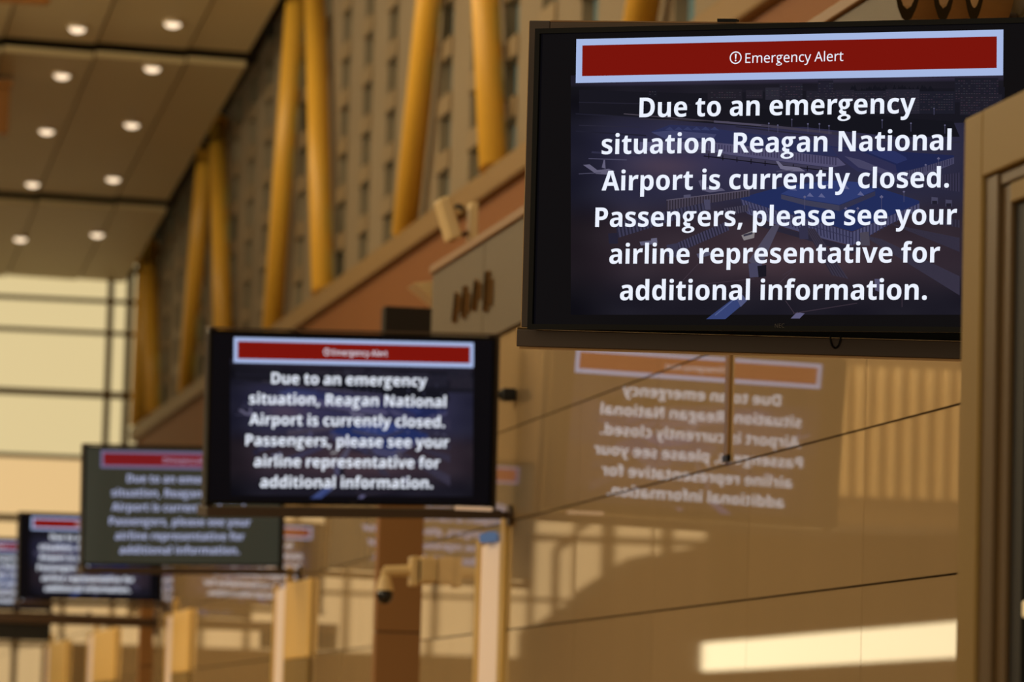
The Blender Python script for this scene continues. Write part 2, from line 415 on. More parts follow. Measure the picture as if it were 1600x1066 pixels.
# yellow steel struts in leaning pairs on the ledge
def strut(base, apex, label):
    XS = XU; y0 = at(*base, X=XS)[1]; pa = at(*apex, X=XS); y1, z1 = pa[1], pa[2]; z0 = 5.761
    ztop = min(z1, hz((y0 + y1) / 2) + 0.30); y1 = y0 + (y1 - y0) * (ztop - z0) / (z1 - z0)
    r = empty('steel_strut', (XS, y0, z0)); d = Vector((0, y1 - y0, ztop - z0))
    o = MB().tube((0, 0, 0), d, 0.105, n=24).build('shaft', MT['post'], r)
    o.data.polygons.foreach_set('use_smooth', [len(p.vertices) == 4 for p in o.data.polygons])
    MB().tube(d * 0.985, d * 1.0, 0.125, n=24).build('end_cap', MT['post'], r)
    tag(r, label, 'strut', 'leaning yellow steel struts on the ledge')
for a in (((990, 25), (1150, -900), 'yellow steel strut nearest, its foot just above the big screen'),
          ((772, 230), (738, -447), 'yellow steel strut whose foot is just left of the big screen'),
          ((632, 345), (718, -447), 'thick yellow steel strut with its foot above the bullet camera'),
          ((505, 440), (486, -260), 'yellow steel strut, right one of the middle pair'),
          ((425, 515), (482, -260), 'yellow steel strut, left one of the middle pair'),
          ((350, 560), (338, 90), 'yellow steel strut, right one of the pair under the ceiling step'),
          ((289, 622), (335, 90), 'yellow steel strut, left one of the pair under the ceiling step'),
          ((239, 660), (233, 330), 'yellow strut right of the lit end window, right one of two'),
          ((214, 690), (230, 330), 'yellow strut nearest the lit end window, left one of two')):
    strut(*a)
# yellow beams at the far left of the ceiling
q = at(0, 85, Y=44); q2 = at(12, 212, Y=44)
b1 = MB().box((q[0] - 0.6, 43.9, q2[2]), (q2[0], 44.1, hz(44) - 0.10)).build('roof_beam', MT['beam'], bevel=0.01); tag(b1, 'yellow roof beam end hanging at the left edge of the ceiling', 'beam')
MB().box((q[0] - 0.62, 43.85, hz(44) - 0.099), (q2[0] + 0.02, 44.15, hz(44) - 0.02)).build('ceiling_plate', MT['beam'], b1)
q = at(0, 0, Y=34); q2 = at(78, 7, Y=34)
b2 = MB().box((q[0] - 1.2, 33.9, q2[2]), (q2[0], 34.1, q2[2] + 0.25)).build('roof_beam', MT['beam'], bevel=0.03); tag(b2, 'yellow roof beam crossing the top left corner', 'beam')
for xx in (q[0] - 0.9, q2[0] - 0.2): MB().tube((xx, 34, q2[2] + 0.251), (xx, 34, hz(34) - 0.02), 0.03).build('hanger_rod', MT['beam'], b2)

# brown columns standing in the gaps of the wall
for i, (g, xa_, xb_) in enumerate(((GAPS[0], 590, 668), (GAPS[1], 222, 244))):
    y = g[1] - 0.12; pa = at(xa_, 900, Y=y)[0]; pb = at(xb_, 900, Y=y)[0] + 0.1; y2 = y + 0.1
    zt_ = at(638, 480, Y=y)[2] if i == 0 else 3.3
    c = empty('column', (pa, y, 0))
    MB().box((0, 0, 0), (pb - pa, 0.10, 2.165)).build('lower_cladding', MT['pierm'], c, bevel=0.004)
    MB().box((0, 0, 2.172), (pb - pa, 0.10, 3.30)).build('upper_cladding', MT['pierm'], c, bevel=0.004)
    MB().box((0.01, 0.01, 0.0), (pb - pa - 0.01, 0.09, 3.4)).build('core', MT['brown'], c)
    if i == 0: MB().box((-0.005, -0.01, 3.401), (pb - pa + 0.03, 0.11, zt_)).build('dark_head', MT['dark'], c, bevel=0.004)
    tag(c, ['brown clad column behind the dome camera, with a dark head above the second monitor', 'thin brown column in the far wall under the third screen'][i], 'column')
pa = at(-40, 976, Y=31.2); pb = at(238, 962, Y=31.2); pc = at(78, 1002, Y=31.2)
hb_ = empty('header_bar', (XW, 31.2, (pa[2] + pb[2]) / 2))
MB().box((pa[0] - XW, -0.05, -0.035), (-0.003, 0.05, 0.035)).build('bar', MT['brown'], hb_, bevel=0.004)
MB().box((pa[0] - XW, -0.03, pc[2] - hb_.location[2]), (pc[0] - XW, 0.03, -0.0355)).build('hanging_panel', MT['gasket'], hb_, bevel=0.004)
MB().box((-0.012, -0.09, -0.09), (-0.0031, 0.09, 0.09)).build('wall_plate', MT['brown'], hb_)
tag(hb_, 'dark horizontal bar with a black hanging panel at the bottom left', 'sign bar')

# doorways: pale leaf and gold leaf in gold frames
def door(n, px0, px1, px2, ztop, lab):
    y1 = at(px0, 1000, X=XW)[1]; y0 = at(px1, 1000, X=XW)[1]; t = (y1 - y0) * 0.16
    f = MB().box((XW - 0.016, y1 - t, 0), (XW - 0.002, y1, ztop + 0.03)).box((XW - 0.016, y0, 0), (XW - 0.002, y0 + t, ztop + 0.12)).build('door_%d' % n, MT['gold'])
    tag(f, lab, kind='structure')
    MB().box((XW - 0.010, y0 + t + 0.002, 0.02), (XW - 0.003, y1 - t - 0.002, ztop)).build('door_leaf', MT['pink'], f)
    if px2:
        ya = at(px2, 1000, X=XW)[1]
        MB().box((XW - 0.030, ya, ztop - 0.42), (XW - 0.004, y0 - 0.01, ztop + 0.02)).build('lit_leaf', MT['goldlit'], f, bevel=0.012)  # lit top of the gold leaf, put in as a brighter glowing piece
        MB().box((XW - 0.022, ya, 0.02), (XW - 0.004, y0 - 0.01, ztop - 0.425)).build('side_leaf', MT['frame'], f, bevel=0.01)
    return f
door(1, 745, 790, None, 2.47, 'pale doorway in a gold frame right of the dome camera')
door(2, 429, 451, 488, 2.50, 'pale door and gold side leaf under the third screen')
door(3, 261, 274, 300, 2.50, 'pale door and gold side leaf left of the third screen')
door(4, 139, 151, 184, 2.50, 'far pale door and gold leaf under the fourth screen')
door(5, 74, 82, 108, 2.50, 'farthest gold door at the bottom left')
p = at(762, 840, X=XW - 0.03)
bs = MB().box((-0.018, -0.12, -0.020), (0.018, 0.10, 0.020)).build('door_sign', MT['blue'], loc=p, bevel=0.004); tag(bs, 'small blue lit sign over the pale doorway', 'sign')
p = at(790, 617, X=XW - 0.04)
bs = empty('wall_speaker', p)
MB().box((-0.018, -0.04, -0.026), (0.038, 0.04, 0.026)).build('body', MT['gasket'], bs, bevel=0.008)
MB().tube((-0.030, 0, 0), (-0.0181, 0, 0), 0.014, 0.02).build('front_ring', MT['gasket'], bs)
tag(bs, 'small black device on the wall right of the second screen', 'speaker')

# brass strip on the wall
p0 = at(1132, 712, X=XW - 0.012); p1 = at(1136, 540, X=XW - 0.012)
o = MB().box((XW - 0.010, p0[1] - 0.03, p0[2]), (XW - 0.001, p0[1] + 0.03, 3.30)).build('wall_strip', MT['brass'], bevel=0.004)
o2 = MB().box((XW - 0.012, p0[1] - 0.035, p0[2] - 0.02), (XW - 0.001, p0[1] + 0.035, p0[2])).build('foot', MT['black'], o)
tag(o, 'slim brass strip hanging on the glossy wall below the big screen', 'strip')

# ---------------------------------------------------------------- glass booth at the right edge
XB = 1.95
yb = at(1500, 600, X=XB)[1]; zt = at(1505, 187, X=XB)[2]
def yb_at(px): return at(px, 600, X=XB)[1]
booth = empty('glass_booth', (XB, yb, 0))
ya = yb - 1.6
y27 = yb_at(1528); y45 = yb_at(1548); y60 = yb_at(1562); y80 = yb_at(1580)
def bb(name, m, a, b, bevel=0.0):
    return MB().box((a[0] - XB, a[1] - yb, a[2]), (b[0] - XB, b[1] - yb, b[2])).build(name, m, booth, bevel=bevel)
bb('corner_post', MT['frame'], (XB, y27, 0), (XB + 0.08, yb, zt), 0.004)
zi = at(1548, 290, X=XB)[2]
bb('head_rail', MT['frame'], (XB, ya, zi + 0.02), (XB + 0.08, y27 - 0.0015, zt), 0.003)
bb('stile', MT['frame2'], (XB + 0.006, y45, 0), (XB + 0.07, y27 - 0.0015, zi + 0.018), 0.003)
bb('inner_stile', MT['frame2'], (XB + 0.014, y60, 0), (XB + 0.06, y45 - 0.0012, zi - 0.004), 0.003)
bb('inner_rail', MT['frame2'], (XB + 0.010, ya, zi - 0.002), (XB + 0.065, y45 - 0.0012, zi + 0.018), 0.002)
bb('inner_head', MT['frame'], (XB + 0.012, ya, zi - 0.035), (XB + 0.062, y60 - 0.001, zi - 0.004), 0.002)
bb('gasket', MT['gasket'], (XB + 0.022, y80, 0), (XB + 0.055, y60 - 0.001, zi - 0.036))
bb('glass_pane', MT['bglass'], (XB + 0.030, ya + 0.05, 0.1), (XB + 0.042, y80 - 0.001, zi - 0.036))
bb('corner_post', MT['frame'], (XB, ya - 0.05, 0), (XB + 0.08, ya, zt), 0.004)
bb('back_post', MT['frame'], (XB + 0.9, yb - 0.05, 0), (XB + 0.98, yb, zt), 0.004)
bb('side_rail', MT['frame'], (XB + 0.081, yb - 0.05, zt - 0.12), (XB + 0.899, yb, zt), 0.004)
p = at(1616, 954, X=XB + 0.02)
hb = MB().box((-0.02, -0.03, -0.012), (0.008, 0.002, 0.014)).build('highlight_block', mat('cream_highlight', (245, 220, 170), 0.3, emit=(240, 215, 160), es=0.3), booth, bevel=0.004, loc=(p[0] - XB, p[1] - yb, p[2]))  # bright highlight at the frame edge, built as a small glowing block
tag(booth, 'tan metal framed dark glass booth corner at the right edge, nearest the camera', 'booth')

# ---------------------------------------------------------------- lettering
# outlines of the sans-serif letters: advance|contour of x,y points (* = curve control)
BOLD = {' ': '260', ',': '294|220,116 227,105 *214,53 *169,-68 141,-129 30,-129 *45,-65 *71,63 79,116', '.': '287|56,72 *56,117 *105,156 144,156 *182,156 *231,116 231,72 *231,28 *182,-13 144,-13 *105,-13 *56,28', 'A': '692|527,0 472,168 220,168 165,0 0,0 251,717 439,717 692,0|387,451 *383,466 *366,526 *350,589 345,609 *341,586 *326,526 *312,470 307,451 256,296 437,296', 'D': '732|678,369 *678,246 *586,82 *419,0 303,0 85,0 85,714 321,714 *434,714 *593,635 *678,481|518,363 *518,440 *473,540 *383,589 317,589 238,589 238,126 302,126 *412,126 *518,244', 'N': '805|720,0 525,0 217,538 213,538 *215,515 *218,451 *221,383 221,352 221,0 85,0 85,714 279,714 586,181 590,181 *589,201 *585,264 *583,333 583,360 583,714 720,714', 'P': '621|309,714 *447,714 *579,599 579,494 *579,447 *551,361 *486,292 *380,253 303,253 238,253 238,0 85,0 85,714|304,589 238,589 238,379 289,379 *331,379 *392,400 *425,449 425,489 *425,537 *366,589', 'R': '656|304,714 *398,714 *522,667 *583,575 583,506 *583,458 *549,384 *491,332 454,315 657,0 482,0 323,274 238,274 238,0 85,0 85,714|301,595 238,595 238,392 301,392 *362,392 *428,442 428,499 *428,531 *401,573 *345,595', 'a': '599|317,556 *420,556 *528,459 528,364 528,0 423,0 394,74 390,74 *367,45 *318,7 *254,-10 208,-10 *160,-10 *84,27 *40,103 40,161 *40,247 *164,333 287,338 378,341 378,358 *378,407 *334,446 294,446 *257,446 *179,422 141,405 97,508 *140,530 *251,556|321,250 *250,248 *194,206 194,168 *194,133 *233,100 266,100 *313,100 *378,156 378,208 378,253', 'c': '516|311,-10 *232,-10 *113,49 *47,174 47,270 *47,371 *119,497 *243,556 322,556 *370,556 *455,536 488,519 443,405 *413,418 *352,435 322,435 *283,435 *229,399 *201,326 201,271 *201,217 *229,147 *283,112 320,112 *363,112 *439,135 473,154 473,31 *442,12 *364,-10', 'd': '632|252,-10 *162,-10 *47,133 47,272 *47,413 *163,556 257,556 *296,556 *353,535 *395,499 410,476 415,476 *412,494 *407,559 407,586 407,760 559,760 559,0 443,0 413,71 407,71 *393,48 *351,12 *292,-10|305,111 *367,111 *417,182 417,255 417,271 *417,350 *369,434 304,434 *255,434 *200,350 200,270 *200,190 *255,111', 'e': '597|306,556 *382,556 *492,499 *551,388 551,308 551,235 200,235 *202,173 *274,102 341,102 *392,102 *476,122 520,142 520,29 *480,9 *391,-10 325,-10 *244,-10 *119,50 *47,175 47,269 *47,365 *112,492 *229,556|310,449 *265,449 *209,392 204,336 410,336 *410,369 *388,419 *343,449', 'f': '386|376,433 251,433 251,0 100,0 100,433 19,433 19,506 103,546 103,564 *103,670 *192,765 285,765 *324,765 *388,753 418,742 384,640 *369,644 *332,652 311,652 *280,652 *251,612 251,569 251,546 376,546', 'g': '632|255,556 *312,556 *388,513 413,477 417,477 431,546 559,546 559,-4 *559,-81 *499,-186 *378,-240 285,-240 *222,-240 *122,-225 78,-207 78,-79 *123,-99 *218,-121 280,-121 *343,-121 *408,-63 408,-12 408,3 *408,15 *411,55 413,70 408,70 *385,34 *310,-10 254,-10 *160,-10 *47,136 47,272 *47,408 *161,556|304,437 *271,437 *224,399 *201,325 201,270 *201,188 *254,108 307,108 *337,108 *379,126 *405,161 *418,215 418,252 418,274 *418,329 *396,401 *346,437', 'i': '299|225,546 225,0 74,0 74,546|150,761 *183,761 *232,730 232,687 *232,646 *183,614 150,614 *116,614 *68,646 68,687 *68,730 *116,761', 'l': '298|224,0 73,0 73,760 224,760', 'm': '975|714,556 *808,556 *904,462 904,356 904,0 754,0 754,318 *754,381 *712,436 670,436 *612,436 *564,351 564,273 564,0 413,0 413,318 *413,359 *395,411 *359,436 331,436 *290,436 *243,394 *224,314 224,256 224,0 73,0 73,546 189,546 211,476 216,476 *232,501 *279,537 *341,556 379,556 *440,556 *521,514 544,474 549,474 *576,515 *662,556', 'n': '650|385,556 *475,556 *579,462 579,356 579,0 429,0 429,318 *429,377 *387,436 341,436 *273,436 *224,343 224,256 224,0 73,0 73,546 189,546 210,473 216,473 *234,500 *285,537 *348,556', 'o': '625|577,274 *577,206 *540,100 *471,28 *373,-10 311,-10 *253,-10 *157,28 *87,100 *47,206 47,274 *47,365 *111,491 *231,556 314,556 *391,556 *509,491 *577,365|201,274 *201,221 *224,145 *273,105 313,105 *352,105 *401,145 *423,221 423,274 *423,328 *400,402 *352,441 312,441 *254,441 *201,355', 'p': '632|379,556 *474,556 *584,413 584,274 *584,182 *531,54 *437,-10 375,-10 *335,-10 *277,11 *238,42 224,59 218,59 *220,41 *224,-6 224,-31 224,-240 73,-240 73,546 196,546 217,475 224,475 *239,498 *280,534 *339,556|329,436 *291,436 *245,404 *225,340 224,291 224,275 *224,223 *243,150 *290,112 330,112 *364,112 *409,150 *431,223 431,276 *431,357 *380,436', 'r': '447|375,556 *390,556 *425,553 435,550 420,409 *409,411 *379,415 358,415 *335,415 *288,401 *248,369 *224,317 224,277 224,0 73,0 73,546 188,546 210,454 217,454 *233,483 *281,529 *341,556', 's': '502|460,161 *460,109 *411,32 *311,-10 234,-10 *176,-10 *88,5 47,22 47,147 *91,126 *193,102 230,102 *276,102 *317,128 317,150 *317,165 *296,189 *243,215 194,234 *145,254 *79,297 *46,357 46,402 *46,477 *165,556 263,556 *316,556 *407,534 454,514 410,411 *372,428 *292,450 261,450 *227,450 *189,429 189,410 *189,396 *210,374 *263,350 311,331 *360,312 *427,269 *460,208', 't': '421|309,110 *332,110 *375,120 394,126 394,15 *370,4 *307,-10 264,-10 *215,-10 *138,22 *93,101 93,172 93,433 22,433 22,497 104,547 148,662 244,662 244,546 387,546 387,433 244,433 244,181 *244,145 *279,110', 'u': '650|576,546 576,0 460,0 441,70 432,70 *415,42 *362,6 *299,-10 264,-10 *206,-10 *119,32 *70,120 70,190 70,546 222,546 222,228 *222,170 *263,111 308,111 *354,111 *405,152 *425,232 425,290 425,546', 'v': '571|208,0 0,546 158,546 260,224 *264,213 *273,181 *281,147 282,134 286,134 *287,147 *295,180 *305,212 309,223 413,546 571,546 363,0', 'y': '571|0,546 159,546 262,234 *267,219 *276,188 *283,156 285,141 289,141 *292,162 *307,212 314,234 415,546 571,546 347,-50 *325,-111 *264,-196 *176,-240 111,-240 *86,-240 *48,-235 35,-232 35,-113 *46,-115 *77,-119 94,-119 *125,-119 *167,-94 *195,-53 205,-27 217,4'}
REG = {' ': '260', '!': '269|163,201 106,201 81,714 188,714|72,54 *72,91 *108,121 134,121 *159,121 *196,91 196,54 *196,18 *159,-14 134,-14 *108,-14 *72,18', 'A': '639|545,0 459,221 176,221 91,0 0,0 279,717 360,717 638,0|352,517 *349,525 *335,567 *322,612 318,624 *313,604 *302,563 *291,529 287,517 206,301 432,301', 'C': '632|403,645 *346,645 *254,606 *190,531 *156,424 156,357 *156,269 *211,139 *320,69 402,69 *449,69 *533,85 573,97 573,19 *533,4 *448,-10 389,-10 *280,-10 *134,80 *61,246 61,358 *61,439 *106,573 *193,671 *321,724 404,724 *459,724 *561,702 601,682 565,606 *532,621 *451,645', 'E': '556|496,0 97,0 97,714 496,714 496,635 187,635 187,412 478,412 478,334 187,334 187,79 496,79', 'N': '760|663,0 558,0 176,593 172,593 *174,570 *177,507 *180,436 180,399 180,0 97,0 97,714 201,714 582,123 586,123 *585,139 *582,203 *579,279 579,311 579,714 663,714', 'c': '480|300,-10 *229,-10 *118,48 *55,170 55,265 *55,364 *121,488 *234,546 306,546 *347,546 *423,529 447,517 420,444 *396,453 *332,469 304,469 *250,469 *180,423 *146,333 146,266 *146,202 *180,112 *248,66 299,66 *343,66 *410,84 438,97 438,19 *411,5 *346,-10', 'e': '564|292,546 *361,546 *460,486 *513,377 513,304 513,251 146,251 *148,160 *237,65 317,65 *368,65 *447,84 489,102 489,25 *448,7 *368,-10 313,-10 *237,-10 *120,52 *55,175 55,264 *55,352 *114,478 *221,546|291,474 *228,474 *155,393 148,321 421,321 *421,367 *393,435 *336,474', 'g': '615|275,546 *328,546 *413,506 443,465 448,465 460,536 530,536 530,-9 *530,-85 *478,-188 *372,-240 290,-240 *232,-240 *135,-223 97,-206 97,-125 *135,-145 *237,-167 295,-167 *364,-167 *443,-86 443,-16 443,5 *443,17 *445,62 446,71 442,71 *414,30 *331,-10 276,-10 *172,-10 *55,136 55,267 *55,395 *172,546|287,472 *242,472 *179,424 *146,332 146,266 *146,167 *219,62 289,62 *330,62 *388,83 *426,128 *444,198 444,246 444,267 *444,340 *411,430 *341,472', 'l': '258|173,0 85,0 85,760 173,760', 'm': '935|673,546 *764,546 *854,453 854,349 854,0 767,0 767,345 *767,408 *714,472 658,472 *580,472 *513,382 513,296 513,0 426,0 426,345 *426,387 *402,444 *354,472 316,472 *262,472 *200,427 *173,341 173,278 173,0 85,0 85,536 156,536 169,463 174,463 *191,491 *240,528 *300,546 332,546 *394,546 *477,502 496,456 501,456 *528,502 *621,546', 'n': '618|343,546 *439,546 *537,453 537,349 537,0 450,0 450,343 *450,408 *392,472 330,472 *241,472 *173,372 173,278 173,0 85,0 85,536 156,536 169,463 174,463 *192,491 *245,528 *309,546', 'r': '413|335,546 *350,546 *385,543 398,540 387,459 *374,462 *343,466 329,466 *298,466 *242,440 *198,393 *173,327 173,286 173,0 85,0 85,536 157,536 167,438 171,438 *188,468 *236,517 *298,546', 't': '361|264,62 *284,62 *326,69 339,73 339,6 *325,-1 *273,-10 249,-10 *207,-10 *136,19 *92,91 92,156 92,468 16,468 16,510 93,545 128,659 180,659 180,536 335,536 335,468 180,468 180,158 *180,109 *227,62', 'y': '510|1,536 95,536 211,231 *221,204 *238,154 *252,107 256,85 260,85 *266,110 *292,191 306,232 415,536 510,536 279,-74 *260,-124 *209,-199 *136,-240 84,-240 *60,-240 *24,-235 11,-232 11,-162 *22,-164 *53,-168 70,-168 *101,-168 *146,-145 *178,-102 189,-73 217,-2'}
def parse(F):
    out = {}
    for ch, s in F.items():
        parts = s.split('|'); cs = []
        for k in parts[1:]:
            pts = []
            for t in k.split(' '):
                on = not t.startswith('*'); x, y_ = t.lstrip('*').split(','); pts.append((int(x), int(y_), on))
            cs.append(flat(pts))
        out[ch] = (int(parts[0]), group_contours(cs))
    return out
def flat(p, n=5):
    q = []; L = len(p)
    for i in range(L):
        a = p[i]; b = p[(i + 1) % L]; q.append(a)
        if not a[2] and not b[2]: q.append(((a[0] + b[0]) / 2, (a[1] + b[1]) / 2, True))
    k = next(i for i, a in enumerate(q) if a[2]); q = q[k:] + q[:k] + [q[k]]
    out = []; i = 0
    while i < len(q) - 1:
        if q[i + 1][2]: out.append(q[i][:2]); i += 1
        else:
            a, c, b = q[i], q[i + 1], q[i + 2]
            for j in range(n):
                t = j / n; out.append(((1 - t) ** 2 * a[0] + 2 * t * (1 - t) * c[0] + t * t * b[0], (1 - t) ** 2 * a[1] + 2 * t * (1 - t) * c[1] + t * t * b[1]))
            i += 2
    return out
def sarea(c): return sum(c[i][0] * c[(i + 1) % len(c)][1] - c[(i + 1) % len(c)][0] * c[i][1] for i in range(len(c))) / 2
def inside(p, c):
    r = False
    for i in range(len(c)):
        (x1, y1), (x2, y2) = c[i], c[i - 1]
        if (y1 > p[1]) != (y2 > p[1]) and p[0] < (x2 - x1) * (p[1] - y1) / (y2 - y1) + x1: r = not r
    return r
def group_contours(cs):
    outs = [c for c in cs if sarea(c) < 0]; holes = [c for c in cs if sarea(c) >= 0]
    return [[o] + [h for h in holes if inside(h[0], o)] for o in outs]
def ell(cx, cy, rx, ry, n=28, rotd=0):
    r = math.radians(rotd)
    return [(cx + rx * math.cos(t) * math.cos(r) - ry * math.sin(t) * math.sin(r), cy + rx * math.cos(t) * math.sin(r) + ry * math.sin(t) * math.cos(r)) for t in [2 * math.pi * i / n for i in range(n)]]
def ring(cx, cy, rx, ry, ix, iy, sx=0, sy=0, rotd=0): return [ell(cx, cy, rx, ry, rotd=rotd), ell(cx + sx, cy + sy, ix, iy, rotd=rotd)]
GB = parse(BOLD); GR = parse(REG)
# two-storey g of the signs' typeface
GB['g'] = (569, [ring(250, 368, 213, 190, 70, 98), [[(262, 552), (560, 552), (560, 478), (440, 452), (380, 470)]],
                 ring(252, -118, 246, 124, 122, 60, 0, -4, 4), [[(150, 240), (196, 168), (190, 140), (235, 118), (330, 108), (330, -8), (180, -8), (96, 40), (58, 92), (66, 138), (120, 190), (90, 230)]]])
GR['g'] = (548, [ring(250, 376, 192, 170, 108, 100), [[(270, 546), (540, 546), (540, 490), (440, 478), (380, 490)]],
                 ring(252, -122, 232, 118, 150, 62, 0, -2, 4), [[(140, 262), (172, 160), (178, 118), (320, 92), (320, -8), (170, -8), (108, 60), (92, 130), (122, 200), (96, 250)]]])
def text_mesh(name, s, G, m, parent, x0, z0, x1, z1, yo):
    """line of text whose ink runs from (x0,z0) to (x1,z1) along the baseline"""
    pen = 0; words = [([], [])]; lo = 1e9; hi = -1e9
    for ch in s:
        adv, groups = G[ch]
        if ch == ' ': words.append(([], []))
        vs, fs = words[-1]
        for g in groups:
            tris = tessellate_polygon([[Vector((p[0], p[1], 0)) for p in c] for c in g]); o = len(vs)
            vs += [(pen + p[0], p[1]) for c in g for p in c]; fs += [tuple(o + i for i in t) for t in tris]
        pen += adv
    lo = min(v[0] for w_ in words for v in w_[0]); hi = max(v[0] for w_ in words for v in w_[0])
    k = (x1 - x0) / (hi - lo); sh = (z1 - z0) / (x1 - x0)
    return [MB().add([(x0 + (x - lo) * k, yo, z0 + y_ * k + (x - lo) * k * sh) for x, y_ in vs], fs).build(name, m, parent) for vs, fs in words]
def flatpoly(name, pts, m, parent, yo):
    tris = tessellate_polygon([[Vector((p[0], p[1], 0)) for p in pts]])
    return MB().add([(p[0], yo, p[1]) for p in pts], tris).build(name, m, parent)

# ---------------------------------------------------------------- the screens
W, H = 1.22, 0.70
P1 = Vector((2.309, 9.045, 2.910)); R1 = rot(-0.583, 0.052, 0.020)
def loc(px, py):
    """photo pixel -> position on the near display's face (metres, x right, z up)"""
    d = Vector(M.T @ np.array([(px - 800) / F_PX, (py - 533) / F_PX, 1.0])); n = R1 @ Vector((0, 1, 0))
    e = Vector(EYE); t = n.dot(P1 - e) / n.dot(d); q = R1.transposed() @ (e + d * t - P1)
    return (q.x, q.z)

def airport_picture(parent):
    """the dimmed night view of an airport shown behind the message: flat coloured shapes on the display"""
    vs = []; fs = []; cols = []
    depth = [0.0004]
    def sm(a, b, t): t = max(0, min(1, (t - a) / (b - a))); return t * t * (3 - 2 * t)
    x0, x1, y0, y1 = 892, 1568, 118, 492
    NX, NY = 120, 80
    rnd = random.Random(3)
    ph = [(rnd.uniform(0, 6.28), rnd.uniform(0, 6.28), rnd.uniform(.01, .06), rnd.uniform(.02, .12)) for _ in range(9)]
    def colr(px, py):
        land = (29, 27, 36); sky = (47, 42, 60); water = (41, 40, 60); tar = (47, 38, 47); bot = (28, 26, 36)
        if py < 143: c = sky if py < 136 else land
        else:
            t = sm(150, 215, py); c = [land[i] + (water[i] - land[i]) * t for i in range(3)]
            t = sm(300, 360, py); c = [c[i] + (tar[i] - c[i]) * t for i in range(3)]
            t = sm(410, 480, py); c = [c[i] + (bot[i] - c[i]) * t for i in range(3)]
            g = math.exp(-((px - 1040) / 60) ** 2 - ((py - 262) / 22) ** 2); c = [c[0] + 22 * g, c[1] + 12 * g, c[2] + 4 * g]
            g = math.exp(-((px - 1240) / 160) ** 2 - ((py - 405) / 45) ** 2); c = [c[0] + 20 * g, c[1] + 13 * g, c[2] + 12 * g]
            g = math.exp(-((px - 1180) / 240) ** 2 - ((py - 240) / 60) ** 2); c = [c[0] + 10 * g, c[1] + 9 * g, c[2] + 20 * g]
        e = sm(892, 990, px) * (1 - 0.5 * sm(1480, 1574, px)); c = [v * (0.62 + 0.38 * e) for v in c]
        nz = sum(math.sin(px * a[2] + a[0]) * math.sin(py * a[3] + a[1]) for a in ph) * 0.9
        return [max(4, v + nz) for v in c]
    for j in range(NY + 1):
        for i in range(NX + 1):
            px = x0 + (x1 - x0) * i / NX; py = y0 + (y1 - y0) * j / NY + (901 - 892) * 0
            lx, lz = loc(px - 0.016 * (py - 130) * (1 - i / NX) * 0, py - 0.015 * (px - 892) * (1 - j / NY)); vs.append((lx, -depth[0], lz)); cols.append(lin(colr(px, py)))
    for j in range(NY):
        for i in range(NX):
            a = j * (NX + 1) + i; fs.append((a, a + 1, a + NX + 2, a + NX + 1))
    def poly(pts, c, shade=None):
        depth[0] += 0.0000028; c = [v * 0.78 + w_ * 0.15 for v, w_ in zip(c, (36, 34, 48))]
        o = len(vs)
        for px, py in pts:
            lx, lz = loc(px, py); vs.append((lx, -depth[0], lz)); cols.append(lin(c))
        if len(pts) == 4: fs.append((o, o + 1, o + 2, o + 3))
        else:
            for t in tessellate_polygon([[Vector((p[0], p[1], 0)) for p in pts]]): fs.append(tuple(o + i for i in t))
    def quadstripes(a, b, c, d, n, col, frac=0.5):
        """stripes between edge a->b (top) and d->c (bottom)"""
        for i in range(n):
            t0 = i / n; t1 = (i + frac) / n
            poly([(a[0] + (b[0] - a[0]) * t0, a[1] + (b[1] - a[1]) * t0), (a[0] + (b[0] - a[0]) * t1, a[1] + (b[1] - a[1]) * t1),
                  (d[0] + (c[0] - d[0]) * t1, d[1] + (c[1] - d[1]) * t1), (d[0] + (c[0] - d[0]) * t0, d[1] + (c[1] - d[1]) * t0)], col)
    def line(p, q, wd, col):
        dx, dy = q[0] - p[0], q[1] - p[1]; l = math.hypot(dx, dy) or 1; nx, ny = -dy / l * wd / 2, dx / l * wd / 2
        poly([(p[0] + nx, p[1] + ny), (q[0] + nx, q[1] + ny), (q[0] - nx, q[1] - ny), (p[0] - nx, p[1] - ny)], col)
    # far shore, trees and skyline
    poly([(905, 140), (1080, 146), (1200, 143), (1570, 136), (1570, 190), (1200, 200), (905, 176)], (24, 23, 31))
    for i in range(60):
        x = 1330 + rnd.uniform(0, 130); s = rnd.uniform(3, 7); poly([(x - s, 146), (x, 132 + rnd.uniform(0, 6)), (x + s, 146)], (20, 20, 28))
    for (a, b, c, d, col) in [(1013, 139, 1027, 152, (27, 26, 36)), (1196, 137, 1224, 156, (46, 44, 56)), (1218, 131, 1254, 156, (36, 34, 46)), (1260, 142, 1306, 158, (38, 36, 48)),
                              (1278, 126, 1302, 146, (34, 32, 46)), (1306, 141, 1335, 162, (40, 37, 50)), (1335, 142, 1400, 176, (37, 35, 48)), (1384, 140, 1437, 178, (41, 39, 52)),
                              (1437, 143, 1492, 178, (30, 30, 42)), (1492, 122, 1560, 160, (30, 29, 40)), (1500, 148, 1566, 180, (34, 32, 42)), (1106, 140, 1160, 156, (36, 33, 42)), (1166, 141, 1192, 154, (40, 36, 46))]:
        poly([(a, b), (c, b - 0.3), (c, d), (a, d)], col)
        for k in range(1, int((d - b) / 4)):
            for m_ in range(int((c - a) / 4)):
                if rnd.random() < 0.6:
                    x = a + 1.5 + m_ * 4; y_ = b + k * 4; poly([(x, y_), (x + 2.6, y_), (x + 2.6, y_ + 1.1), (x, y_ + 1.1)], (52 + rnd.randint(0, 22), 48 + rnd.randint(0, 14), 66))
    poly([(1180, 168), (1250, 180), (1380, 182), (1490, 190), (1500, 214), (1400, 214), (1250, 198), (1180, 190)], (20, 20, 27))
